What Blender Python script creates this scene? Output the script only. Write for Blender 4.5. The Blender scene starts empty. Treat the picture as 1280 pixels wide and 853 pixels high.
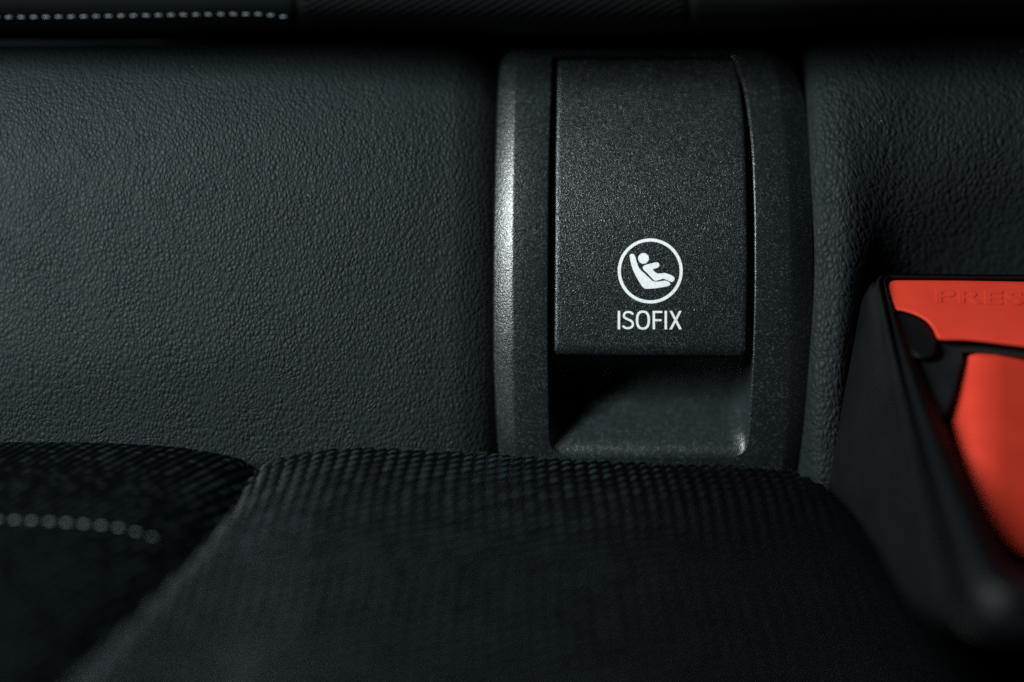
import bpy, bmesh, math
import numpy as np
from mathutils import Vector, Matrix
from mathutils.geometry import tessellate_polygon

# ---------------------------------------------------------------- frame of measurement
# Layout unit: 1 = 0.17 mm.  u right, v up the seat back, w out of the seat back.
K = 0.00017
D = 2000.0                       # lens distance in layout units (0.34 m)
TILT = math.radians(30)
CE, SE = math.cos(TILT), math.sin(TILT)
ORG = np.array([0.0, 0.0, 0.52])

def world(p):
    p = np.atleast_2d(np.asarray(p, dtype=float))
    u, v, w = p[:, 0]*K, p[:, 1]*K, p[:, 2]*K
    return np.stack([u, v*SE - w*CE, v*CE + w*SE], 1) + ORG

def P(px, py, w=0.0):
    """Point at distance w off the seat back seen at (px,py) of the 1280x853 frame."""
    s = (D - w)/D
    return ((px - 640.0)*s, (426.5 - py)*s, w)

SC = bpy.context.scene
COL = SC.collection
rng = np.random.default_rng(7)

def link(name, verts, faces, mat, parent=None, uv=None, smooth=True):
    me = bpy.data.meshes.new(name)
    vw = world(verts)
    base = ORG*0
    o = bpy.data.objects.new(name, me)
    if parent is None:
        base = vw.mean(0)
        o.location = base
    else:
        base = np.array(parent_base(parent))
    me.from_pydata([tuple(x) for x in (vw - base)], [], [tuple(int(i) for i in f) for f in faces])
    if uv is not None:
        l = me.uv_layers.new(name='UVMap')
        vi = np.zeros(len(me.loops), dtype=np.int32)
        me.loops.foreach_get('vertex_index', vi)
        l.data.foreach_set('uv', np.asarray(uv, dtype=np.float32)[vi].ravel())
    me.polygons.foreach_set('use_smooth', [smooth]*len(me.polygons))
    me.materials.append(mat)
    me.update()
    COL.objects.link(o)
    if parent is not None:
        o.parent = parent
    return o

def parent_base(o):
    b = np.zeros(3)
    while o is not None:
        b = b + np.array(o.location)
        o = o.parent
    return b

def thing(name, label, cat, at):
    o = bpy.data.objects.new(name, None)
    o.empty_display_size = 0.01
    o.location = tuple(world(at)[0])
    o['label'] = label
    o['category'] = cat
    COL.objects.link(o)
    return o

def grid_faces(nu, nv, flip=False):
    f = []
    for j in range(nv-1):
        for i in range(nu-1):
            a = j*nu+i
            q = (a, a+1, a+nu+1, a+nu)
            f.append(q[::-1] if flip else q)
    return f

def rings(loops, cap=False, close=True):
    """loops: list of (N,3) arrays, outermost first. Returns verts, faces."""
    N = len(loops[0])
    V = np.concatenate(loops, 0)
    F = []
    for k in range(len(loops)-1):
        for i in range(N):
            j = (i+1) % N
            F.append((k*N+i, k*N+j, (k+1)*N+j, (k+1)*N+i))
    if cap:
        F.append(tuple(range((len(loops)-1)*N, len(loops)*N)))
    return V, F

def catmull(pts, n=8, closed=True):
    pts = np.asarray(pts, float)
    N = len(pts)
    out = []
    rngk = range(N) if closed else range(N-1)
    for i in rngk:
        if closed:
            p0, p1, p2, p3 = pts[(i-1) % N], pts[i], pts[(i+1) % N], pts[(i+2) % N]
        else:
            p0, p1, p2, p3 = pts[max(i-1, 0)], pts[i], pts[i+1], pts[min(i+2, N-1)]
        for k in range(n):
            t = k/n
            out.append(0.5*((2*p1) + (-p0+p2)*t + (2*p0-5*p1+4*p2-p3)*t*t + (-p0+3*p1-3*p2+p3)*t**3))
    if not closed:
        out.append(pts[-1])
    return np.array(out)

def spl(xs, ys):
    """Smooth (cubic Hermite) interpolant through points."""
    xs, ys = np.asarray(xs, float), np.asarray(ys, float)
    m = np.gradient(ys, xs)
    def f(x):
        x = np.asarray(x, float)
        i = np.clip(np.searchsorted(xs, x)-1, 0, len(xs)-2)
        h = xs[i+1]-xs[i]
        t = (x-xs[i])/h
        tc = np.clip(t, 0, 1)
        r = (2*tc**3-3*tc**2+1)*ys[i] + (tc**3-2*tc**2+tc)*h*m[i] + (-2*tc**3+3*tc**2)*ys[i+1] + (tc**3-tc**2)*h*m[i+1]
        r = r + np.where(t < 0, t*h*m[i], 0) + np.where(t > 1, (t-1)*h*m[i+1], 0)
        return r
    return f

def sstep(a, b, x):
    t = np.clip((np.asarray(x, float)-a)/(b-a), 0, 1)
    return t*t*(3-2*t)

# ---------------------------------------------------------------- materials
def mat(name, base, rough=0.5, spec=0.5):
    m = bpy.data.materials.new(name)
    m.use_nodes = True
    nt = m.node_tree
    b = nt.nodes['Principled BSDF']
    b.inputs['Base Color'].default_value = (*base, 1)
    b.inputs['Roughness'].default_value = rough
    b.inputs['Specular IOR Level'].default_value = spec
    return m, nt, b

def N(nt, t, **kw):
    n = nt.nodes.new(t)
    for k, v in kw.items():
        if k in n.inputs:
            n.inputs[k].default_value = v
        else:
            setattr(n, k, v)
    return n

def uvcoord(nt, sx=1, sy=1, rot=0):
    tc = nt.nodes.new('ShaderNodeTexCoord')
    mp = nt.nodes.new('ShaderNodeMapping')
    mp.inputs['Scale'].default_value = (sx, sy, 1)
    mp.inputs['Rotation'].default_value = (0, 0, rot)
    nt.links.new(tc.outputs['UV'], mp.inputs['Vector'])
    return mp.outputs['Vector']

def math_(nt, op, a, b=None, c=None):
    n = nt.nodes.new('ShaderNodeMath'); n.operation = op
    for i, x in enumerate((a, b, c)):
        if x is None: continue
        if isinstance(x, (int, float)): n.inputs[i].default_value = x
        else: nt.links.new(x, n.inputs[i])
    return n.outputs[0]

def ramp(nt, fac, stops):
    r = nt.nodes.new('ShaderNodeValToRGB')
    e = r.color_ramp.elements
    e[0].position, e[0].color = stops[0][0], (*stops[0][1], 1)
    e[1].position, e[1].color = stops[-1][0], (*stops[-1][1], 1)
    for p, c in stops[1:-1]:
        x = e.new(p); x.color = (*c, 1)
    nt.links.new(fac, r.inputs[0])
    return r.outputs[0]

def maprange(nt, v, a, b, c, d):
    n = nt.nodes.new('ShaderNodeMapRange')
    nt.links.new(v, n.inputs['Value'])
    for k, x in zip(('From Min', 'From Max', 'To Min', 'To Max'), (a, b, c, d)):
        n.inputs[k].default_value = x
    return n.outputs['Result']

# leather: pebbled grain, UV in layout units
def leather(name, cell=5.6, base=(0.0088, 0.0132, 0.0150), bump=1.15, rough=0.54):
    m, nt, b = mat(name, base, rough, 0.17)
    tc = nt.nodes.new('ShaderNodeTexCoord')
    # warp
    nz = N(nt, 'ShaderNodeTexNoise', Scale=0.02, Detail=1.0)
    nt.links.new(tc.outputs['UV'], nz.inputs['Vector'])
    sub = nt.nodes.new('ShaderNodeVectorMath'); sub.operation = 'SUBTRACT'
    nt.links.new(nz.outputs['Color'], sub.inputs[0]); sub.inputs[1].default_value = (0.5, 0.5, 0.5)
    scl = nt.nodes.new('ShaderNodeVectorMath'); scl.operation = 'SCALE'
    nt.links.new(sub.outputs[0], scl.inputs[0]); scl.inputs['Scale'].default_value = 9
    add = nt.nodes.new('ShaderNodeVectorMath'); add.operation = 'ADD'
    nt.links.new(tc.outputs['UV'], add.inputs[0]); nt.links.new(scl.outputs[0], add.inputs[1])
    mp = nt.nodes.new('ShaderNodeMapping')
    mp.inputs['Scale'].default_value = (1.15/cell, 0.85/cell, 1)
    mp.inputs['Rotation'].default_value = (0, 0, 0.12)
    nt.links.new(add.outputs[0], mp.inputs['Vector'])
    vo = N(nt, 'ShaderNodeTexVoronoi', feature='DISTANCE_TO_EDGE', Scale=1.0, Randomness=1.0)
    nt.links.new(mp.outputs[0], vo.inputs['Vector'])
    peb = maprange(nt, vo.outputs['Distance'], 0.0, 0.34, 0.0, 1.0)
    peb = math_(nt, 'POWER', peb, 0.6)
    vo2 = N(nt, 'ShaderNodeTexVoronoi', feature='SMOOTH_F1', Scale=1.9, Randomness=1.0)
    nt.links.new(mp.outputs[0], vo2.inputs['Vector'])
    # longer creases
    mp2 = nt.nodes.new('ShaderNodeMapping')
    mp2.inputs['Scale'].default_value = (0.34/cell, 0.15/cell, 1)
    mp2.inputs['Rotation'].default_value = (0, 0, -0.25)
    nt.links.new(add.outputs[0], mp2.inputs['Vector'])
    vo3 = N(nt, 'ShaderNodeTexVoronoi', feature='DISTANCE_TO_EDGE', Scale=1.0, Randomness=1.0)
    nt.links.new(mp2.outputs[0], vo3.inputs['Vector'])
    cr = math_(nt, 'MINIMUM', math_(nt, 'MULTIPLY', vo3.outputs['Distance'], 6.0), 1.0)
    # patchiness of the grain
    pn = N(nt, 'ShaderNodeTexNoise', Scale=0.02, Detail=3.0)
    nt.links.new(tc.outputs['UV'], pn.inputs['Vector'])
    v3 = N(nt, 'ShaderNodeTexVoronoi', feature='SMOOTH_F1', Scale=1.0, Randomness=1.0, Smoothness=0.35)
    nt.links.new(mp.outputs[0], v3.inputs['Vector'])
    dome = math_(nt, 'MULTIPLY', v3.outputs['Distance'], -1.15)
    dome = math_(nt, 'ADD', dome, math_(nt, 'MULTIPLY', peb, 0.52))
    h = math_(nt, 'ADD', math_(nt, 'MULTIPLY', dome, maprange(nt, pn.outputs['Fac'], 0.3, 0.7, 0.6, 1.0)),
              math_(nt, 'MULTIPLY', vo2.outputs['Distance'], -0.3))
    h = math_(nt, 'ADD', h, math_(nt, 'MULTIPLY', cr, 0.30))
    fn = N(nt, 'ShaderNodeTexNoise', Scale=0.6, Detail=2.0)
    nt.links.new(tc.outputs['UV'], fn.inputs['Vector'])
    h = math_(nt, 'ADD', h, math_(nt, 'MULTIPLY', fn.outputs['Fac'], 0.12))
    bp = N(nt, 'ShaderNodeBump', Strength=0.8, Distance=1.3*K*bump)
    nt.links.new(h, bp.inputs['Height'])
    nt.links.new(bp.outputs[0], b.inputs['Normal'])
    # roughness: creases duller
    nt.links.new(maprange(nt, peb, 0, 1, rough+0.18, rough), b.inputs['Roughness'])
    # sparse dust specks
    ds = N(nt, 'ShaderNodeTexVoronoi', feature='F1', Scale=0.028, Randomness=1.0)
    nt.links.new(tc.outputs['UV'], ds.inputs['Vector'])
    lt = math_(nt, 'LESS_THAN', ds.outputs['Distance'], 0.035)
    sep = nt.nodes.new('ShaderNodeSeparateColor'); nt.links.new(ds.outputs['Color'], sep.inputs[0])
    pick = math_(nt, 'GREATER_THAN', sep.outputs[0], 0.80)
    k = math_(nt, 'MULTIPLY', lt, pick)
    mix = nt.nodes.new('ShaderNodeMix'); mix.data_type = 'RGBA'
    mix.inputs['A'].default_value = (*base, 1); mix.inputs['B'].default_value = (0.13, 0.15, 0.16, 1)
    nt.links.new(k, mix.inputs['Factor'])
    nt.links.new(mix.outputs['Result'], b.inputs['Base Color'])
    return m

# grained, slightly glittering moulded plastic (object coordinates, metres)
def grained(name, base=(0.0085, 0.012, 0.0135), rough=0.29, grain=1.0, bump=0.52, fleck=0.9, spec=0.7):
    m, nt, b = mat(name, base, rough, spec)
    tc = nt.nodes.new('ShaderNodeTexCoord')
    s = 1.0/(K*grain)
    n1 = N(nt, 'ShaderNodeTexNoise', Scale=s*0.42, Detail=2.0, Roughness=0.6)
    nt.links.new(tc.outputs['Object'], n1.inputs['Vector'])
    v1 = N(nt, 'ShaderNodeTexVoronoi', feature='F1', Scale=s*0.55, Randomness=1.0)
    nt.links.new(tc.outputs['Object'], v1.inputs['Vector'])
    h = math_(nt, 'ADD', math_(nt, 'MULTIPLY', n1.outputs['Fac'], 1.0), math_(nt, 'MULTIPLY', v1.outputs['Distance'], -0.7))
    bp = N(nt, 'ShaderNodeBump', Strength=1.0, Distance=0.55*K*bump)
    nt.links.new(h, bp.inputs['Height'])
    nt.links.new(bp.outputs[0], b.inputs['Normal'])
    # tiny pale flecks in the colour, painted to strengthen the grain's glints
    v2 = N(nt, 'ShaderNodeTexVoronoi', feature='F1', Scale=s*0.62, Randomness=1.0)
    nt.links.new(tc.outputs['Object'], v2.inputs['Vector'])
    sep = nt.nodes.new('ShaderNodeSeparateColor'); nt.links.new(v2.outputs['Color'], sep.inputs[0])
    big = N(nt, 'ShaderNodeTexNoise', Scale=s*0.03, Detail=2.0)
    nt.links.new(tc.outputs['Object'], big.inputs['Vector'])
    val = math_(nt, 'MULTIPLY', math_(nt, 'POWER', sep.outputs[0], 3.5), math_(nt, 'LESS_THAN', v2.outputs['Distance'], 0.5))
    val = math_(nt, 'MULTIPLY', val, maprange(nt, big.outputs['Fac'], 0.3, 0.7, 0.7, 1.2))
    col = ramp(nt, val, [(0.0, tuple(x*0.75 for x in base)), (0.35, base), (1.0, tuple(min(1, x*(1+5.5*fleck)) for x in base))])
    nt.links.new(col, b.inputs['Base Color'])
    nt.links.new(maprange(nt, sep.outputs[1], 0, 1, rough-0.10, rough+0.12), b.inputs['Roughness'])
    return m

def fabric(name, base, rough=0.85, sheen=0.0, fibre=1.0, spec=0.25, dx=0.9, dy=0.25, fleck=0, thread=0):
    m, nt, b = mat(name, base, rough, spec)
    v = uvcoord(nt, dx, dy)
    n1 = N(nt, 'ShaderNodeTexNoise', Scale=1.0, Detail=3.0, Roughness=0.7)
    nt.links.new(v, n1.inputs['Vector'])
    bp = N(nt, 'ShaderNodeBump', Strength=0.9, Distance=0.8*K*fibre)
    nt.links.new(n1.outputs['Fac'], bp.inputs['Height'])
    nt.links.new(bp.outputs[0], b.inputs['Normal'])
    col = ramp(nt, n1.outputs['Fac'], [(0.3, tuple(x*0.55 for x in base)), (0.7, tuple(x*1.5 for x in base))])
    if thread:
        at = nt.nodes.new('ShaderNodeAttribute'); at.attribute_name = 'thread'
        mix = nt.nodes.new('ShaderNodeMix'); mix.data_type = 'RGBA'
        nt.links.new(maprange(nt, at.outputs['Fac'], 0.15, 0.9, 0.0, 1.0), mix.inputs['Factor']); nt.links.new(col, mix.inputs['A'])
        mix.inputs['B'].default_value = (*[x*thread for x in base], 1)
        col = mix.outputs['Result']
    if fleck:
        vz = N(nt, 'ShaderNodeTexNoise', Scale=0.55, Detail=2.0, Roughness=0.8)
        nt.links.new(v, vz.inputs['Vector'])
        k = maprange(nt, vz.outputs['Fac'], 0.52, 0.72, 0.0, 1.0)
        mix = nt.nodes.new('ShaderNodeMix'); mix.data_type = 'RGBA'
        nt.links.new(k, mix.inputs['Factor']); nt.links.new(col, mix.inputs['A'])
        mix.inputs['B'].default_value = (*[x*fleck for x in base], 1)
        col = mix.outputs['Result']
    nt.links.new(col, b.inputs['Base Color'])
    b.inputs['Sheen Weight'].default_value = sheen
    b.inputs['Sheen Roughness'].default_value = 0.4
    return m

M_leather = leather('grained_black_leather')
M_leather_r = leather('grained_black_leather_side', cell=8.0, base=(0.0092, 0.0136, 0.0152), bump=1.5, rough=0.55)
M_plastic = grained('grained_charcoal_plastic')
M_scoop = grained('fine_charcoal_plastic', base=(0.016, 0.022, 0.024), grain=0.9, bump=0.8, fleck=0.8)
M_flap = grained('grained_flap_plastic', bump=1.0, base=(0.007, 0.010, 0.0112), rough=0.31, spec=0.68, fleck=1.4, grain=0.85)
M_insert = fabric('woven_insert_cloth', (0.0007, 0.0011, 0.0013), rough=0.36, spec=0.17, dx=0.35, dy=0.9, thread=30.0)  # paler thread tops put glints into the colour
M_bolster = fabric('ribbed_black_cloth', (0.0007, 0.0011, 0.0012), rough=0.38, spec=0.07, dx=0.5, dy=0.5, thread=22.0)
M_thread = fabric('pale_thread', (0.13, 0.155, 0.165), rough=0.6, spec=0.4)
M_backcloth = fabric('dark_back_cloth', (0.002, 0.0028, 0.003), rough=0.7, spec=0.06)
M_fuzz = fabric('black_fuzz', (0.02, 0.026, 0.028), rough=0.6)

M_white, nt, b = mat('white_print', (0.80, 0.82, 0.83), 0.45, 0.4)
tc = nt.nodes.new('ShaderNodeTexCoord')
n1 = N(nt, 'ShaderNodeTexNoise', Scale=1/(K*2.2), Detail=2.0)
nt.links.new(tc.outputs['Object'], n1.inputs['Vector'])
nt.links.new(ramp(nt, n1.outputs['Fac'], [(0.35, (0.68, 0.70, 0.71)), (0.6, (0.84, 0.86, 0.87))]), b.inputs['Base Color'])

def moulded(name, base, rough, bump=0.5, scale=3.0, spec=0.45):
    m, nt, b = mat(name, base, rough, spec)
    tc = nt.nodes.new('ShaderNodeTexCoord')
    n1 = N(nt, 'ShaderNodeTexNoise', Scale=1/(K*scale), Detail=3.0)
    nt.links.new(tc.outputs['Object'], n1.inputs['Vector'])
    bp = N(nt, 'ShaderNodeBump', Strength=0.5, Distance=0.25*K*bump)
    nt.links.new(n1.outputs['Fac'], bp.inputs['Height'])
    nt.links.new(bp.outputs[0], b.inputs['Normal'])
    n2 = N(nt, 'ShaderNodeTexNoise', Scale=1/(K*60), Detail=4.0)
    nt.links.new(tc.outputs['Object'], n2.inputs['Vector'])
    nt.links.new(maprange(nt, n2.outputs['Fac'], 0.3, 0.7, rough-0.05, rough+0.08), b.inputs['Roughness'])
    nt.links.new(ramp(nt, n2.outputs['Fac'], [(0.3, tuple(x*0.92 for x in base)), (0.7, tuple(x*1.06 for x in base))]), b.inputs['Base Color'])
    return m
M_red = moulded('red_button_plastic', (0.68, 0.046, 0.022), 0.6, spec=0.3)
M_buckle = moulded('black_buckle_plastic', (0.003, 0.0045, 0.005), 0.5, bump=1.0, spec=0.2)
M_slot = moulded('black_slot_plastic', (0.006, 0.008, 0.009), 0.5)

# ================================================================ SEAT BACK
seat_back = thing('rear_seat', 'dark grained leather and cloth rear seat back rising behind the cushion', 'seat back', P(640, 560, -120))

def crest_param(n, top_p=2.6):
    return np.linspace(-1, 1, n)

def bulge(v, vc, up, down, du, dd, p=3.0):
    """depth loss of a soft roll: 0 at vc, du at vc+up, dd at vc-down."""
    q = np.where(v > vc, (v-vc)/up, (vc-v)/down)
    q = np.clip(q, 0, 1)
    return np.where(v > vc, du, dd)*(1-(1-q**p)**(1/p))

def leather_panel(name, x0, x1, topf, w0f, extra, material, nx=150, ny=190, vc_px=330, bot=690, du=150, dd=70, p=2.6):
    xs = np.linspace(x0, x1, nx)
    th = np.linspace(-1, 1, ny)
    V = np.zeros((ny, nx, 3)); UV = np.zeros((ny, nx, 2))
    for i, x in enumerate(xs):
        top = float(topf(x)); up = vc_px-top; down = bot-vc_px
        # parameterise so that the points crowd at the rim of the roll
        s = np.sin(np.abs(th)*math.pi/2)
        dy = np.where(th > 0, up*s, -down*s)
        y = vc_px - dy
        q = s
        loss = np.where(th > 0, du, dd)*(1-(np.clip(1-q**p, 0, 1))**(1/p))
        w = float(w0f(x)) - loss
        w = w + extra(x, y)
        sc = (D-w)/D
        V[:, i, 0] = (x-640)*sc; V[:, i, 1] = (426.5-y)*sc; V[:, i, 2] = w
        # arc length upward for the UV
        dv = np.diff(V[:, i, 1]); dw = np.diff(V[:, i, 2])
        UV[:, i, 1] = np.concatenate([[0], np.cumsum(np.hypot(dv, dw))])
        UV[:, i, 0] = (x-640)
    # continue the roll behind: a last row far back
    back = V[-1].copy(); back[:, 2] -= 160; back[:, 1] -= 30
    V2 = np.concatenate([V.reshape(-1, 3), back]); UV2 = np.concatenate([UV.reshape(-1, 2), UV[-1]+[0, 160]])
    F = grid_faces(nx, ny+1)
    return link(name, V2, F, material, seat_back, UV2)

topL = spl([-120, 0, 300, 520, 575, 610, 640], [57, 57, 54, 55, 60, 70, 84])
w0L = spl([-120, 0, 150, 300, 450, 540, 585, 612, 640], [40, 38, 30, 20, 6, -6, -16, -32, -70])
def exL(x, y):
    return 3*np.sin(x*0.006+0.6)*np.sin(y*0.007) - 9*sstep(430, 560, y)*sstep(600, 300, x)
pl = leather_panel('leather_panel', -120, 640, topL, w0L, exL, M_leather, dd=120)
pl['label'] = 'smooth leather panel left of the plastic cover'

topR = spl([970, 1000, 1030, 1060, 1110, 1200, 1420], [78, 64, 53, 47, 42, 38, 37])
w0R = spl([970, 1003, 1018, 1040, 1080, 1150, 1250, 1420], [-90, -36, -13, -3, -2, -12, -18, -12])
def exR(x, y):
    line = 350-150*(1-np.exp(-max(x-1050, 0)/85.0))
    t = y-line
    t = 0.5*(t+np.sqrt(t*t+45.0**2))
    val = -0.42*np.clip(t-6, 0, 190)*sstep(1045, 1110, x)
    val += -14*sstep(1060, 1130, x)*sstep(140, 300, y)
    val += 6*np.exp(-((x-1060)/26.0)**2)*sstep(120, 260, y)*sstep(560, 400, y)
    val += 10*sstep(300, 480, y)*sstep(1075, 1030, x)
    return val + 0.8*np.sin(x*0.04+y*0.02)
pr = leather_panel('leather_panel', 970, 1420, topR, w0R, exR, M_leather_r, nx=120, du=150, dd=70, vc_px=300)
pr['label'] = 'creased leather panel behind the buckle'

# board behind everything, closing the gap under the cloth band
bb = [(-500, 560, -300), (900, 560, -300), (900, 120, -300), (-500, 120, -300), (-500, 560, -312), (900, 560, -312), (900, 120, -312), (-500, 120, -312)]
link('backing_board', bb, [(3, 2, 1, 0), (4, 5, 6, 7), (0, 1, 5, 4), (1, 2, 6, 5), (2, 3, 7, 6), (3, 0, 4, 7)], M_backcloth, seat_back, [(p[0], p[1]) for p in bb], smooth=False)

# upper cloth band overhanging the leather roll
def back_cloth():
    xs = np.arange(-120, 1421, 4.0); ys = np.concatenate([np.arange(-420, -60, 12.0), np.arange(-60, 60, 2.0)])
    X, Y = np.meshgrid(xs, ys)
    q = np.clip((Y+60)/106.0, 0, 1)
    W = 96 - 12*(1-q) - 100*(1-np.sqrt(np.clip(1-q**4, 0, 1))) - 160*sstep(44, 60, Y)
    # seams between the cloth panels
    for sx in (372, 862):
        W = W - 4*np.exp(-((X-sx)/5.0)**2)
    W = W + np.where((X > 380) & (X < 855), 2.4*np.cos(X*2*np.pi/16)*np.cos(Y*2*np.pi/10.0), 0)*sstep(34, 22, Y)
    Y = Y-(7+13*sstep(940, 1130, X))*sstep(-20, 44, Y)+2.0*np.sin(X*0.011)*sstep(0, 40, Y)
    sc = (D-W)/D
    V = np.stack([(X-640)*sc, (426.5-Y)*sc, W], -1).reshape(-1, 3)
    return link('cloth_band', V, grid_faces(len(xs), len(ys), True), M_backcloth, seat_back, np.stack([X, Y], -1).reshape(-1, 2))
back_cloth()

def capsule(c, d, n, half, r, flat=0.7, seg=10, rg=5):
    """stitch: rounded thread segment centred on c, along d, with normal n"""
    d = np.asarray(d, float); d /= np.linalg.norm(d); n = np.asarray(n, float)
    n = n - d*np.dot(n, d); n /= np.linalg.norm(n); s = np.cross(d, n)
    rows = []
    for k in range(rg*2+1):
        t = -1+2*k/(rg*2)
        rr = r*math.sqrt(max(0.0, 1-abs(t)**4))+0.01
        arc = (1-t*t)*r*0.7
        for j in range(seg):
            a = 2*math.pi*j/seg
            rows.append(np.asarray(c)+d*half*t+n*(math.sin(a)*rr*flat+arc)+s*math.cos(a)*rr)
    V = np.array(rows)
    F = []
    for k in range(rg*2):
        for j in range(seg):
            F.append((k*seg+j, k*seg+(j+1) % seg, (k+1)*seg+(j+1) % seg, (k+1)*seg+j))
    F.append(tuple(range(seg))[::-1]); F.append(tuple(range(rg*2*seg, (rg*2+1)*seg)))
    return V, F

def joinlists(items):
    V = []; F = []; n = 0
    for v, f in items:
        V.append(v); F += [tuple(i+n for i in q) for q in f]; n += len(v)
    return np.concatenate(V), F

its = []
xx = -20.0
while xx < 362:
    yy = 22 - 4.0*sstep(0, 330, xx) + 3.5*sstep(320, 362, xx)
    its.append(capsule(P(xx, yy, 94.5), (1, 0.07*rng.normal(), 0), (0, 0.35, 1), 4.0, 1.0))
    xx += 15.6
V, F = joinlists(its)
st = link('stitching', V, F, M_thread, seat_back, V[:, :2])

# ================================================================ ISOFIX COVER
cover = thing('child_seat_anchor_cover', 'charcoal plastic child seat anchor cover marked ISOFIX set into the seat back', 'anchor cover', P(815, 560, -30))

def barrel(y):
    y = np.asarray(y, float)
    up = np.clip((330-y)/260.0, 0, 2); dn = np.clip((y-330)/260.0, 0, 2)
    return -72*up**2.1 - 36*dn**2

f_lo = spl([40, 72, 119, 188, 333, 470, 539, 574, 620], [634, 627, 622.5, 619.5, 616.5, 617.5, 621, 624, 630])
f_lc = spl([40, 72, 119, 188, 333, 470, 539, 574, 620], [648, 646, 643.5, 641.5, 640.5, 641.5, 643, 645, 650])
f_li = spl([40, 72, 150, 333, 470, 549, 620], [693, 691, 688, 685.5, 685.5, 687.5, 691])
f_ri = spl([40, 70, 109, 160, 250, 333, 470, 539, 620], [908, 916, 929, 937, 942, 943, 939.5, 935, 930])
f_rc = spl([40, 71, 102, 160, 333, 450, 550, 620], [958, 966, 973, 981, 989, 989, 982, 974])
f_ro = spl([40, 71, 102, 126, 200, 333, 450, 505, 553, 594, 620], [976, 985, 999, 1005.5, 1013, 1016.5, 1016, 1011.5, 1003, 993, 986])
f_fl = spl([60, 74, 150, 333, 445], [699, 698, 695.5, 693.5, 693.0])
f_fr = spl([60, 74, 100, 143, 250, 333, 445], [912, 918, 923.5, 929, 933.5, 934.5, 932.5])

def rrect(nsx, nsy, nc, rx, ry):
    """unit rounded square in [-1,1]^2, ccw from right side; rx,ry radii per corner order (tr,tl,bl,br)"""
    pts = []
    cs = [(1, 1), (-1, 1), (-1, -1), (1, -1)]
    for k, (sx, sy) in enumerate(cs):
        a0 = [0, 90, 180, 270][k]
        cx, cy = sx*(1-rx[k]), sy*(1-ry[k])
        for j in range(nc+1):
            a = math.radians(a0+90*j/nc)
            pts.append((cx+rx[k]*math.cos(a), cy+ry[k]*math.sin(a)))
        # side to next corner
        k2 = (k+1) % 4
        sx2, sy2 = cs[k2]
        a = math.radians(a0+90)
        s0 = np.array(pts[-1])
        a2 = math.radians([0, 90, 180, 270][k2])
        s1 = np.array((sx2*(1-rx[k2])+rx[k2]*math.cos(a2), sy2*(1-ry[k2])+ry[k2]*math.sin(a2)))
        n = nsx if k in (0, 2) else nsy
        for j in range(1, n):
            pts.append(tuple(s0+(s1-s0)*j/n))
    return np.array(pts)

def contour(fl, fr, top, bot, rad, inset=0.0, ns=(40, 70, 10)):
    """closed contour in pixels. rad = (tr,tl,bl,br) px radii. b=+1 is the top."""
    fr_, fl_ = (lambda y: fr(y)-inset), (lambda y: fl(y)+inset)
    top, bot = top+inset, bot-inset
    Wd = float(fr_(330)-fl_(330)); H = bot-top
    rad = [max(0.5, r-inset) for r in rad]
    q = rrect(ns[0], ns[1], ns[2], [2*r/Wd for r in rad], [2*r/H for r in rad])
    y = bot+(top-bot)*(q[:, 1]+1)/2
    x = fl_(y)+(fr_(y)-fl_(y))*(q[:, 0]+1)/2
    return x, y

def tops(x, y, woff):
    w = barrel(y)+woff
    s = (D-w)/D
    return np.stack([(x-640)*s, (426.5-y)*s, w], 1)

# frame loops
LO = []
def add(fl, fr, top, bot, rad, woff, inset=0.0):
    x, y = contour(fl, fr, top, bot, rad, inset)
    LO.append(tops(x, y, woff))
RO = (34, 22, 14, 20)
add(f_lo, f_ro, 61, 612, RO, -70)
add(f_lo, f_ro, 61, 612, RO, -15)
add(f_lo, f_ro, 61, 612, RO, -10.6, 0.4)
add(f_lo, f_ro, 61, 612, RO, -8.8, 2.0)
RC = (26, 16, 8, 14)
add(f_lc, f_rc, 67, 604, RC, -0.9, -2.0)
add(f_lc, f_rc, 67, 604, RC, 0.0, 0.0)
add(f_lc, f_rc, 67, 604, RC, 0.3, 2.2)
RI = (5, 5, 22, 22)
add(f_li, f_ri, 70.5, 570, RI, 0.3, -3.0)
add(f_li, f_ri, 70.5, 570, RI, 0.1, -1.4)
add(f_li, f_ri, 70.5, 570, RI, -0.7, -0.4)
add(f_li, f_ri, 70.5, 570, RI, -2.0, 0.0)
add(f_li, f_ri, 70.5, 570, RI, -4.0, 0.0)
V, F = rings(LO)
frame = link('frame', V, [f[::-1] for f in F], M_plastic, cover)

# recess behind the flap: polar rings shrinking to the middle
x0, y0 = contour(f_li, f_ri, 70.5, 570, RI)
cx, cy = 812.0, 400.0
LR = []
def recess_w(x, y):
    li, ri = f_li(y), f_ri(y)
    ds = np.minimum(x-li, ri-x)
    # rounded-corner distance to the opening's edge
    R = 22.0
    db = 570-y
    q1 = np.clip(R-ds, 0, None); q2 = np.clip(R-db, 0, None)
    din = np.where((ds < R) & (db < R), R-np.hypot(q1, q2), np.minimum(ds, db))
    din = np.minimum(din, np.clip(y-70.5, 0, None))
    rs = 7+24*sstep(400, 545, y)
    g = np.clip(din/rs, 0, 1); gs = np.sqrt(np.clip(1-(1-g)**2, 0, 1))
    b = np.clip(db/118.0, 0, 1); gb = np.sin(b*math.pi/2)**1.55
    return barrel(y)-4.0-106*gs*gb
for k in range(60):
    t = 1-(k/59.0)**1.6*0.985 if k else 1.0
    x = cx+(x0-cx)*t; y = cy+(y0-cy)*t
    w = recess_w(x, y); s = (D-w)/D
    LR.append(np.stack([(x-640)*s, (426.5-y)*s, w], 1))
V, F = rings(LR, cap=True)
rec = link('recess', V, [f[::-1] for f in F], M_scoop, cover)

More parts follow.
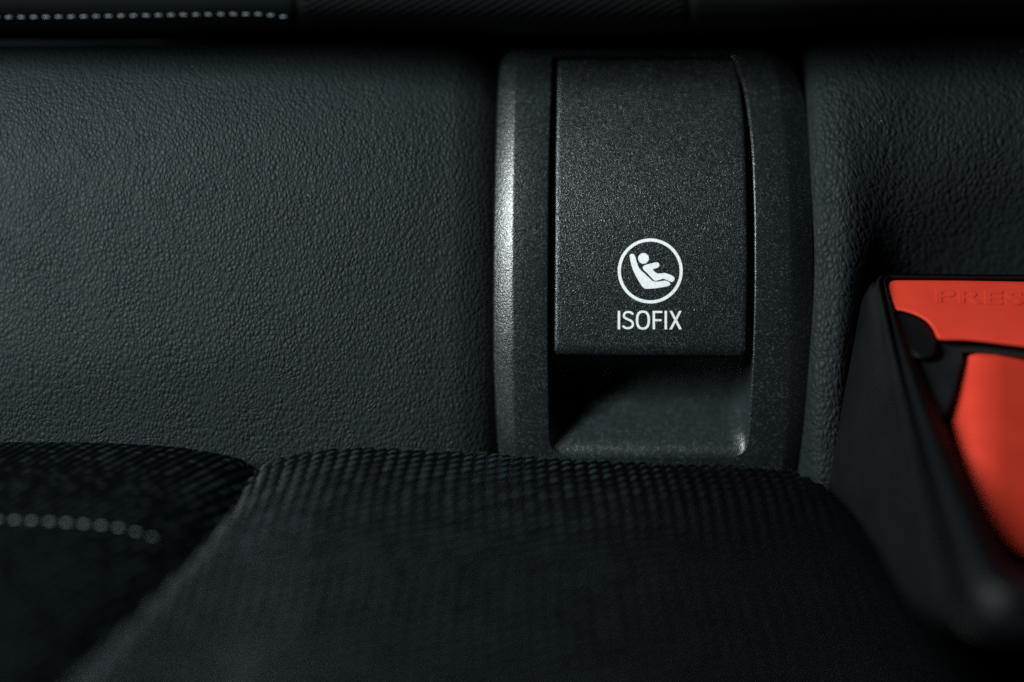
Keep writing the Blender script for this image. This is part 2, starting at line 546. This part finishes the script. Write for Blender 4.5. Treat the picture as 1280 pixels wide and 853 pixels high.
# flap
LF = []
RF = (4, 4, 7, 7)
prof = [(-14, 2.0), (-6, 0.6), (-3, 0.0), (-1.4, 0.5), (-0.3, 1.6), (0.2, 3.2)]
def fl_loop(woff, inset):
    x, y = contour(f_fl, f_fr, 74, 444, RF, inset, ns=(40, 60, 8))
    # lower edge rolls gently inward
    roll = -3.5*sstep(434, 445, y)
    LF.append(tops(x, y, woff+roll))
LF.append(tops(*contour(f_fl, f_fr, 74, 444, RF, 10, ns=(40, 60, 8)), -15))
for woff, ins in prof: fl_loop(woff, ins)
xb, yb = contour(f_fl, f_fr, 74, 444, RF, 3.2, ns=(40, 60, 8))
for k in range(1, 36):
    t = 1-k/35.0*0.99
    x = 814+(xb-814)*t; y = 260+(yb-260)*t
    hollow = 0.0
    LF.append(tops(x, y, 0.2-3.5*sstep(434, 445, y)+hollow))
V, F = rings(LF, cap=True)
flap = link('flap', V, [f[::-1] for f in F], M_flap, cover)

# printed marks laid on the flap ------------------------------------------------
def print_mesh(name, polys, parent, lift=0.45, th=0.35):
    """polys: list of closed outlines in frame pixels, or (outer, inner) rings."""
    bm = bmesh.new()
    for poly in polys:
        if isinstance(poly, tuple):
            a, b_ = poly
            va = [bm.verts.new((x, y, 0)) for x, y in a]; vb = [bm.verts.new((x, y, 0)) for x, y in b_]
            n = len(va)
            for i in range(n):
                bm.faces.new((va[i], va[(i+1) % n], vb[(i+1) % n], vb[i]))
        else:
            v3 = [Vector((x, y, 0)) for x, y in poly]
            vs = [bm.verts.new(p) for p in v3]
            for t in tessellate_polygon([v3]):
                try: bm.faces.new([vs[i] for i in t])
                except ValueError: pass
    ys = [v.co.y for v in bm.verts]
    yy = math.floor(min(ys)/6)*6+3
    while yy < max(ys):
        bmesh.ops.bisect_plane(bm, geom=bm.verts[:]+bm.edges[:]+bm.faces[:], plane_co=(0, yy+0.013, 0), plane_no=(0, 1, 0))
        yy += 6
    bm.normal_update()
    for f in bm.faces:
        if f.normal.z > 0: f.normal_flip()   # image y is down
    bm.verts.index_update()
    V = np.array([v.co[:] for v in bm.verts]); F = [[v.index for v in f.verts] for f in bm.faces]
    bm.free()
    w = barrel(V[:, 1])+0.2+lift; s = (D-w)/D
    VV = np.stack([(V[:, 0]-640)*s, (426.5-V[:, 1])*s, w], 1)
    return link(name, VV, F, M_white, parent, smooth=False)

def Z(p, ox=740, oy=280, k=5.687):
    p = np.asarray(p, float)
    return np.stack([ox+p[:, 0]/k, oy+p[:, 1]/k], 1)

def circ(cx, cy, r, n=72):
    a = np.linspace(0, 2*math.pi, n, endpoint=False)
    return np.stack([cx+r*np.cos(a), cy+r*np.sin(a)], 1)

emblem = print_mesh('pictogram', [
    (Z(circ(414, 335, 231, 96)), Z(circ(414, 335, 209, 96))),
    Z(circ(366, 246, 38, 40)),
    Z(catmull([(268, 232), (272, 219), (285, 213), (299, 219), (308, 238), (316, 266), (327, 298), (342, 325), (372, 352), (408, 386),
               (433, 407), (468, 411), (512, 404), (542, 410), (557, 426), (548, 439), (520, 447), (450, 458), (388, 462),
               (366, 454), (344, 426), (320, 385), (298, 342), (280, 292)], 6)),
    Z(catmull([(361, 312), (367, 299), (388, 290), (425, 281), (458, 274), (474, 280), (478, 295), (470, 309), (450, 317), (438, 320), (434, 328),
               (448, 342), (465, 353), (490, 353), (518, 350), (550, 360), (578, 374), (587, 390), (581, 406), (566, 413),
               (540, 403), (508, 391), (480, 398), (452, 405), (435, 396), (414, 374), (390, 347), (368, 328)], 6)),
], flap)

def strip(path, wd):
    path = np.asarray(path, float)
    d = np.gradient(path, axis=0); d /= np.linalg.norm(d, axis=1)[:, None]
    n = np.stack([-d[:, 1], d[:, 0]], 1)
    return np.concatenate([path+n*wd/2, (path-n*wd/2)[::-1]])

T0, T1, SW = 619.0, 750.0, 14.8
letters = []
letters.append([(183, T0), (200, T0), (200, T1), (183, T1)])
S = catmull([(292, 645), (280, 632), (260, 627), (238, 631), (227, 648), (230, 664), (248, 676), (272, 687), (288, 701), (290, 720), (277, 737), (256, 742), (236, 739), (219, 725)], 6, closed=False)
letters.append(strip(S, SW))
oc = (362.0, 684.5)
def oval(rx, ry, e=2.5, n=64):
    a = np.linspace(0, 2*math.pi, n, endpoint=False)
    c, s = np.cos(a), np.sin(a)
    return np.stack([oc[0]+rx*np.sign(c)*np.abs(c)**(2/e), oc[1]+ry*np.sign(s)*np.abs(s)**(2/e)], 1)
letters.append([(431, T0), (500, T0), (500, T0+15), (448, T0+15), (448, 678), (494, 678), (494, 692), (448, 692), (448, T1), (431, T1)])
letters.append([(516, T0), (533, T0), (533, T1), (516, T1)])
letters.append([(551, T0), (570, T0), (595, 668), (619, T0), (637, T0), (604, 684), (639, T1), (619, T1), (594, 700), (569, T1), (549, T1), (585, 684)])
lettering = print_mesh('lettering', [Z(l) for l in letters]+[(Z(oval(50, 67.5)), Z(oval(33, 52.5)))], flap)

# ================================================================ SEAT CUSHION
cushion = thing('seat_cushion', 'black woven cloth rear seat cushion with a ribbed side section', 'seat cushion', P(560, 700, 100))

crest_y = spl([-140, 0, 130, 230, 300, 330, 420, 560, 700, 850, 950, 1000, 1035, 1070, 1100, 1180, 1260, 1400],
              [557, 555, 556, 562, 572, 573, 563, 567, 576, 583, 587, 596, 616, 652, 690, 735, 760, 780])
W0 = 24.0
# seam in (u, w) from crest toward the camera
def seam_u(w):
    t = np.clip((w-W0)/380.0, -0.3, 2)
    return -314 - 62*t - 44*t*t
def cush_v(u, w):
    px = 640+(u-0.22*np.clip(w-W0-20, 0, None)*(np.asarray(u) > 250)*sstep(250, 330, u))*D/(D-W0)
    cy_ = crest_y(px)
    vc = (426.5-cy_)*(D-W0)/D
    d = w-W0
    slope = 0.40
    fwd = slope*(np.sqrt(np.clip(d, 0, None)**2+9.0**2)-9.0)+0.00012*np.clip(d, 0, None)**2
    r = 30.0
    db = np.clip(-d, 0, r*1.0)
    back = 0.9*(r-np.sqrt(np.clip(r*r-db**2, 0, None)))
    v = vc-np.where(d > 0, fwd, back)
    # seam valley
    ds = u-seam_u(w)
    v = v-15*np.exp(-np.abs(ds/18.0)**1.7) - 10*np.exp(-(ds/60.0)**2)*np.clip(d/120, 0.15, 1)
    # insert crowns slightly, bolster turns down toward the seam
    v = v+ np.where(ds > 0, 6*(1-np.exp(-ds/50.0)), 0)*np.clip(d/80, 0, 1)
    return v

def surf(u, w):
    return np.stack([u, cush_v(u, w), w], -1)

def patch_from(U, Wd, disp_fn):
    """U,Wd grids; displacement (layout units) along normal by disp_fn(U,arc)"""
    B = surf(U, Wd)
    # arc length along w
    dW = np.diff(B, axis=0); L = np.sqrt((dW**2).sum(-1)); A = np.concatenate([np.zeros((1, U.shape[1])), np.cumsum(L, 0)], 0)
    i0 = np.argmin(np.abs(Wd[:, 0]-W0)); A = A-A[i0:i0+1]
    du = np.gradient(B, axis=1); dw = np.gradient(B, axis=0)
    n = np.cross(dw, du)
    n /= np.linalg.norm(n, axis=-1, keepdims=True)
    n *= np.sign(n[..., 1:2]+1e-9)*1.0
    S_ = U
    H, T = disp_fn(S_, A)
    return B+n*H[..., None], A, T

def wrows(w_end):
    a = np.linspace(-math.pi/2, 0, 26)
    back = W0+30.0*np.sin(a)
    w = [*(back[:-1])]
    x = W0
    while x < w_end:
        w.append(x); x += 1.25 if x < W0+150 else (1.9 if x < W0+300 else 3.0)
    return np.array([back[0]-0.5]*0+w)

def weave(S_, A):
    PX, PY = 15.5, 18.5
    # slight warps so rows wander
    s = S_+2.2*np.sin(A*0.021+S_*0.011)+1.2*np.sin(S_*0.037)
    a = A+1.8*np.sin(S_*0.023)+0.12*S_
    col = np.floor(s/PX); fx = s/PX-col-0.5
    mix0 = np.round(sstep(0, 280, col*PX)*4)/4
    a2 = a+PY*0.34*col*(1-mix0)
    row = np.floor(a2/PY); fy = a2/PY-row-0.5
    j = np.sin(col*12.9898+row*78.233)*43758.5453; j = j-np.floor(j)
    fy2 = fy+0.42*fx+(j-0.5)*0.10
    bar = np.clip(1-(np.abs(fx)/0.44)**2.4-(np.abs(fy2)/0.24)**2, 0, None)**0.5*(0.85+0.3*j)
    rib = np.clip(1-(np.abs(np.abs(fx)-0.5)/0.20)**2, 0, None)**0.5*0.18
    mix = sstep(0, 280, S_)            # toward the right the cloth reads as upright ribs
    ribR = np.clip(1-(np.abs(fx)/0.36)**2, 0, None)**0.5*(0.62+0.38*np.cos(fy*2*np.pi))
    h = np.maximum(bar, rib)*(1-mix)+np.maximum(ribR, rib*0.2)*mix
    rid = 3.8*h
    th = bar**2*(1-mix)*(0.8+0.3*j)+ribR**2*mix*0.36*(0.8+0.3*j)  # loop tops painted paler to stand in for thread glints, weaker to the right
    return rid, th

def ribs(S_, A):
    # diagonal cords
    ang = math.radians(38)
    q = S_*math.sin(ang)*1.0-A*math.cos(ang)*0.85*-1
    q = S_+A*0.55+3*np.sin(S_*0.02)
    p = A*0.95
    PQ = 14.0
    col = np.floor(q/PQ); f = q/PQ-col-0.5
    j = np.sin(col*12.9898)*43758.5453; j = j-np.floor(j)
    cord = np.clip(1-(np.abs(f)/(0.36+0.06*j))**2, 0, None)**0.5
    tw = 0.5+0.5*np.cos((p/7.0+j*3)*2*np.pi)
    k = np.floor(p/7.0+j*3+0.5)
    j2 = np.sin(col*39.346+k*11.135)*43758.5453; j2 = j2-np.floor(j2)
    j4 = np.sin(k*7.13+col*3.7)*43758.5453; j4 = j4-np.floor(j4)
    sp = cord**1.5*(0.16+0.84*tw*np.where(j2 > 0.5, j2, 0.15)*(0.4+0.6*j4))
    return 2.9*cord*(0.6+0.45*tw*(0.25+0.75*j2)), sp

def make_patch(name, u_left, u_right, step, w_end, fn, material, side_fn=None, uvs=1.0):
    ws = wrows(w_end)
    nu = int((900)/step)
    ul = u_left(ws) if callable(u_left) else np.full_like(ws, u_left)
    ur = u_right(ws) if callable(u_right) else np.full_like(ws, u_right)
    nu = int(np.max(ur-ul)/step)
    t = np.linspace(0, 1, nu)
    U = ul[:, None]+(ur-ul)[:, None]*t[None]
    Wd = np.repeat(ws[:, None], nu, 1)
    V, A, T = patch_from(U, Wd, fn)
    # rear skirt going down behind the cushion
    sk = V[0].copy(); sk[:, 1] -= 120; sk[:, 2] -= 2
    VV = np.concatenate([sk[None], V], 0)
    UV = np.stack([U, A], -1); UV = np.concatenate([UV[:1]-[0, 120], UV], 0)
    F = grid_faces(nu, len(ws)+1, True)
    o = link(name, VV.reshape(-1, 3), F, material, cushion, UV.reshape(-1, 2)*uvs)
    at = o.data.attributes.new('thread', 'FLOAT', 'POINT')
    at.data.foreach_set('value', np.concatenate([T[:1]*0, T], 0).astype(np.float32).ravel())
    return o

make_patch('cloth_insert', lambda w: seam_u(w)+0.4, 820, 1.7, 760, weave, M_insert)
make_patch('ribbed_bolster', -760, lambda w: seam_u(w)-0.4, 1.5, 760, ribs, M_bolster)

# bolster stitching: follows an arc across the bolster
def find_on_surface(px, py):
    """(u,w) where the view ray through px,py meets the cushion"""
    best = None
    for w in np.arange(700, W0, -0.5):
        s = (D-w)/D
        u = (px-640)*s; v = (426.5-py)*s
        d = v-float(cush_v(np.array(u), np.array(w)))
        if d <= 0:
            return u, w
    return u, w
its = []
path = spl([-60, 0, 60, 110, 150, 175, 205, 240], [652, 653.5, 656, 659.5, 664, 670, 680, 694])
xx = -46.0
while xx < 196:
    yy = float(path(xx))
    u, w = find_on_surface(xx, yy); u2, w2 = find_on_surface(xx+3, float(path(xx+3)))
    v = float(cush_v(np.array(u), np.array(w))); v2 = float(cush_v(np.array(u2), np.array(w2)))
    fade = 1.0
    its.append(capsule((u, v+2.6, w), (u2-u, v2-v, w2-w), (0, 0.85, 0.5), 4.4, 1.8*(1-0.5*sstep(120, 200, xx))))
    xx += 21.6-2.4*sstep(140, 210, xx)
V, F = joinlists(its)
cs = link('stitching', V, F, M_thread, cushion, V[:, :2])

# loose fibres standing off the cushion's rear edge
its = []
for k in range(260):
    px = rng.uniform(40, 1045)
    u = (px-640)*(D-W0)/D
    w = W0+rng.normal(0, 8)
    c = surf(np.array(u), np.array(w))+np.array([0, 2.2, 0])
    L = rng.uniform(2.0, 6.5) if px < 980 else rng.uniform(3, 8)
    th = rng.uniform(-1.2, 1.2)
    d = np.array([math.sin(th), abs(math.cos(th))*0.6+0.1, rng.normal(0, 0.4)])
    side = np.array([0.16, -0.05, 0])
    bend = np.array([rng.normal(0, 1.5), rng.normal(0, 0.6), 0])
    p0, p1, p2 = c, c+d*L*0.5+bend*0.5, c+d*L+bend
    depth = np.array([0, 0, 0.18])
    VV = []
    for p in (p0, p1, p2):
        for a in range(3):
            an = a*2.094
            VV.append(p+np.array([0.17*math.cos(an), 0.17*math.sin(an), 0.1*math.sin(an+1)]))
    FF = []
    for r_ in range(2):
        for a in range(3):
            FF.append((r_*3+a, r_*3+(a+1) % 3, r_*3+3+(a+1) % 3, r_*3+3+a))
    its.append((np.array(VV), FF))
V, F = joinlists(its)
fz = link('loose_fibres', V, F, M_fuzz, cushion, V[:, :2]); fz['kind'] = 'stuff'

# ================================================================ BUCKLE
buckle = thing('seat_belt_buckle', 'black seat belt buckle with a red release button beside the cushion', 'buckle', P(1250, 720, 250))

def fw(y):          # depth of the buckle face as it leans out
    return 16+np.clip((np.asarray(y, float)-345), -30, None)*1.02

def quad_contour(tl, tr, bl, br, radii, wf, n=(36, 48, 12), bow=(0, 0)):
    """px corners; radii px (tr,tl,bl,br); wf(x,y)->w ; bow = left/right outward bow px"""
    tl, tr, bl, br = map(lambda p: np.array(p, float), (tl, tr, bl, br))
    Wd = ((tr-tl)[0]+(br-bl)[0])/2; H = ((bl-tl)[1]+(br-tr)[1])/2
    q = rrect(n[0], n[1], n[2], [2*r/Wd for r in radii], [2*r/H for r in radii])
    a = ((q[:, 0]+1)/2)[:, None]; b = ((q[:, 1]+1)/2)[:, None]
    p = (bl*(1-a)+br*a)*(1-b)+(tl*(1-a)+tr*a)*b
    bw = (1-(2*b[:, 0]-1)**2)
    x = p[:, 0]-bow[0]*bw*(1-a[:, 0])+bow[1]*bw*a[:, 0]; y = p[:, 1]
    w = wf(x, y)
    s = (D-w)/D
    return np.stack([(x-640)*s, (426.5-y)*s, w], 1)

R4 = (20, 16, 46, 46)
def faceoff(off):
    return lambda x, y: fw(y)+off
HL = []
# back of the housing toward the seat, flank, band, ridge, opening, wall
HL.append(quad_contour((1086, 366), (1470, 366), (1012, 735), (1560, 735), (24, 24, 60, 60), lambda x, y: -40+0*x+(y-366)*0.04, bow=(2, 0)))
HL.append(quad_contour((1080, 358), (1474, 358), (1020, 740), (1566, 740), (24, 24, 60, 60), lambda x, y: -16+(y-358)*0.10, bow=(4, 0)))
HL.append(quad_contour((1083, 350), (1474, 350), (1068, 772), (1600, 772), (24, 22, 60, 60), lambda x, y: -4+(y-350)*0.36, bow=(2, 0)))
HL.append(quad_contour((1087, 346), (1474, 348), (1140, 790), (1640, 790), (22, 20, 58, 58), lambda x, y: 4+(y-346)*0.74, bow=(-4, 0)))
HL.append(quad_contour((1091, 344.5), (1472, 347), (1192, 796), (1668, 796), R4, faceoff(-20), bow=(2, 0)))
HL.append(quad_contour((1093, 343), (1472, 345.5), (1197, 795), (1668, 795), R4, faceoff(-6), bow=(2, 0)))
HL.append(quad_contour((1095, 342.5), (1471, 345), (1203, 792), (1668, 792), R4, faceoff(-4), bow=(2, 0)))
HL.append(quad_contour((1098, 342.8), (1470, 345.3), (1211, 786), (1664, 786), R4, faceoff(-9), bow=(5, 0)))
HL.append(quad_contour((1101, 343.4), (1468, 346), (1222, 772), (1656, 772), (18, 12, 40, 40), faceoff(-27), bow=(9, 0)))
HL.append(quad_contour((1103, 344.2), (1467, 346.5), (1233, 758), (1650, 758), (16, 10, 38, 38), faceoff(-10), bow=(12, 0)))
HL.append(quad_contour((1104, 345), (1466, 347), (1241, 750), (1646, 750), (16, 9, 36, 36), faceoff(5), bow=(13, 0)))
HL.append(quad_contour((1106, 348), (1463, 350), (1254, 738), (1636, 738), (14, 7, 32, 32), faceoff(-4), bow=(12, 0)))
HL.append(quad_contour((1107.5, 350), (1461, 352), (1265, 724), (1628, 724), (14, 7, 32, 32), faceoff(-14), bow=(6, 0)))
HL.append(quad_contour((1111, 353), (1458, 355), (1276, 712), (1622, 712), (14, 7, 32, 32), faceoff(-260), bow=(0, 0)))
V, F = rings(HL)
F2 = [f[::-1] for f in F]
n = len(HL[0])
F2.append(tuple(range((len(HL)-1)*n, len(HL)*n)))      # slot floor
F2.append(tuple(range(n))[::-1])
housing = link('housing', V, F2, M_buckle, buckle)

def slab(name, outline, wfn, thick, mat_, parent, bevel=3.0, steps=3, inner=20, label=None, n=6, dome=None):
    """outline in px (closed, catmull), face follows wfn, rounded edge, thickness"""
    o = catmull(outline, n) if n else np.array(outline, float)
    c = o.mean(0)
    # inward normals
    d = np.roll(o, -1, 0)-np.roll(o, 1, 0); d /= np.linalg.norm(d, axis=1)[:, None]
    nn = np.stack([-d[:, 1], d[:, 0]], 1)
    area = 0.5*np.sum(o[:, 0]*np.roll(o[:, 1], -1)-np.roll(o[:, 0], -1)*o[:, 1])
    if area < 0: nn = -nn
    L = []
    def lp(q, off):
        w = wfn(q[:, 0], q[:, 1])+off
        s = (D-w)/D
        L.append(np.stack([(q[:, 0]-640)*s, (426.5-q[:, 1])*s, w], 1))
    lp(o, -thick)
    for k in range(steps+1):
        a = math.pi/2*k/steps
        lp(o+nn*bevel*(1-math.cos(a)), -bevel*(1-math.sin(a)))
    V, F = rings(L)
    a_, b_, c_ = V[F[-2][0]], V[F[-2][1]], V[F[-2][2]]
    # outer faces of the rolled edge look toward the front
    nz = np.cross(b_-a_, c_-a_)[2]
    if nz < 0: F = [f[::-1] for f in F]
    q0 = o+nn*bevel
    bm = bmesh.new()
    v3 = [Vector((x, y, 0)) for x, y in q0]
    vs = [bm.verts.new(p) for p in v3]
    for t in tessellate_polygon([v3]):
        try: bm.faces.new([vs[i] for i in t])
        except ValueError: pass
    for ax in (0, 1):
        lo, hi = q0[:, ax].min(), q0[:, ax].max()
        x = lo+9.3
        while x < hi:
            co = [0, 0, 0]; co[ax] = x; no = [0, 0, 0]; no[ax] = 1
            bmesh.ops.bisect_plane(bm, geom=bm.verts[:]+bm.edges[:]+bm.faces[:], plane_co=co, plane_no=no)
            x += 10
    bm.normal_update()
    for f in bm.faces:
        if f.normal.z > 0: f.normal_flip()
    bm.verts.index_update()
    C = np.array([v.co[:] for v in bm.verts])
    w = wfn(C[:, 0], C[:, 1]); sc_ = (D-w)/D
    CV = np.stack([(C[:, 0]-640)*sc_, (426.5-C[:, 1])*sc_, w], 1)
    nV = len(V)
    F = list(F)+[tuple(v.index+nV for v in f.verts) for f in bm.faces]
    V = np.concatenate([V, CV]); bm.free()
    ob = link(name, V, F, mat_, parent)
    if label: ob['label'] = label
    return ob

# upper red button
btn_w = lambda x, y: fw(y)-7+3.0*np.exp(-((y-395)/30.0)**2)
button = slab('release_button', [(1109, 351), (1130, 350.2), (1200, 350.8), (1280, 352.5), (1400, 356), (1450, 357), (1460, 365), (1462, 400), (1468, 446), (1455, 452), (1400, 446),
       (1280, 433.5), (1215, 426), (1178, 425), (1171, 421), (1166, 411), (1157, 401), (1144, 394), (1130, 389.5), (1121, 387.5), (1117, 380), (1111.5, 366), (1107.5, 355)],
       btn_w, 40, M_red, buckle, bevel=3.5, inner=24)

# black guide pieces beside the button
slab('guide_block', [(1119, 390), (1130, 391), (1143, 396), (1155, 403), (1163, 412), (1168, 423), (1172, 432), (1168, 445), (1150, 448), (1138, 440), (1128, 420), (1120, 402)],
     lambda x, y: fw(y)-12, 40, M_buckle, buckle, bevel=5, inner=10)
slab('slot_divider', [(1150, 440), (1172, 430), (1215, 430), (1300, 438), (1460, 455), (1462, 470), (1300, 449), (1212, 441), (1204, 452), (1190, 500), (1178, 520), (1165, 500), (1152, 460)],
     lambda x, y: fw(y)-30, 30, M_slot, buckle, bevel=3, inner=10)

# lower red part, folded along a soft ridge
def low_w(x, y):
    return fw(y)-34-0.30*np.clip(x-1246, 0, None)-0.5*np.clip(1222-x, 0, None)-0.35*np.clip(y-560, 0, None)
slab('lower_button', [(1214, 441), (1240, 441), (1290, 446), (1400, 458), (1470, 468), (1500, 560), (1540, 700), (1420, 712), (1330, 706), (1290, 696), (1262, 676), (1236, 640), (1212, 590), (1196, 545),
                          (1189, 512), (1190, 494), (1198, 470), (1206, 450)], low_w, 34, M_red, buckle, bevel=7, inner=26, label='lower red part of the buckle, out of focus')

# raised PRESS lettering on the button
def text_mesh(s, size):
    cu = bpy.data.curves.new('word', 'FONT'); cu.body = s; cu.size = size; cu.space_character = 1.12
    cu.offset = 0.012*size; cu.extrude = 0.9; cu.bevel_depth = 0.35; cu.resolution_u = 3
    ob = bpy.data.objects.new('word', cu); COL.objects.link(ob)
    dg = bpy.context.evaluated_depsgraph_get()
    me = ob.evaluated_get(dg).to_mesh()
    V = np.array([v.co[:] for v in me.vertices]); F = [tuple(p.vertices) for p in me.polygons]
    ob.evaluated_get(dg).to_mesh_clear()
    bpy.data.objects.remove(ob); bpy.data.curves.remove(cu)
    return V, F
V, F = text_mesh('PRESS', 23)
V[:, 0] *= 2.15
px = 1168+V[:, 0]; py = 377.5-V[:, 1]+(V[:, 0])*0.035
w = btn_w(px, py)+V[:, 2]*0.8+0.2; s = (D-w)/D
link('lettering', np.stack([(px-640)*s, (426.5-py)*s, w], 1), F, M_red, button, smooth=False)

# fine mould seam line on the flank
pts = [(1071, 388), (1077, 410), (1084, 432), (1093, 455)]
# ================================================================ LIGHT
def lamp(name, at, target, size, power, col, size_y=None):
    l = bpy.data.lights.new(name, 'AREA')
    l.energy = power; l.color = col; l.size = size
    if size_y:
        l.shape = 'RECTANGLE'; l.size_y = size_y
    o = bpy.data.objects.new(name, l)
    a = world(at)[0]; t = world(target)[0]
    o.location = tuple(a)
    o.rotation_euler = Vector(tuple(t-a)).to_track_quat('-Z', 'Y').to_euler()
    COL.objects.link(o)
    return o
kl = lamp('key_lamp', (-1400, 770, 1420), (0, 40, 0), 0.06, 1.0, (0.90, 0.98, 1.0), 0.22)
kl.data.spread = math.radians(110)

wd = bpy.data.worlds.new('World'); SC.world = wd; wd.use_nodes = True
bg = wd.node_tree.nodes['Background']
bg.inputs[0].default_value = (0.55, 0.85, 1.0, 1); bg.inputs[1].default_value = 0.012

# ================================================================ CAMERA
cam = bpy.data.cameras.new('camera')
co = bpy.data.objects.new('camera', cam)
COL.objects.link(co)
cp = world((0, 0, D))[0]
co.location = tuple(cp)
co.rotation_euler = Vector(tuple(world((0, 0, 0))[0]-cp)).to_track_quat('-Z', 'Y').to_euler()
cam.sensor_width = 36
cam.lens = 36*D/1280.0
cam.clip_start = 0.01; cam.clip_end = 20
cam.dof.use_dof = True
cam.dof.focus_distance = (D-12)*K
FSTOP = (cam.lens/1000)/(150*K)
cam.dof.aperture_fstop = FSTOP
SC.camera = co

SC.view_settings.view_transform = 'Standard'
SC.view_settings.look = 'None'
SC.view_settings.exposure = 0
SC.view_settings.gamma = 1
SC.cycles.use_denoising = False
SC.cycles.use_adaptive_sampling = False
SC.cycles.sample_clamp_indirect = 1.5
SC.cycles.max_bounces = 5
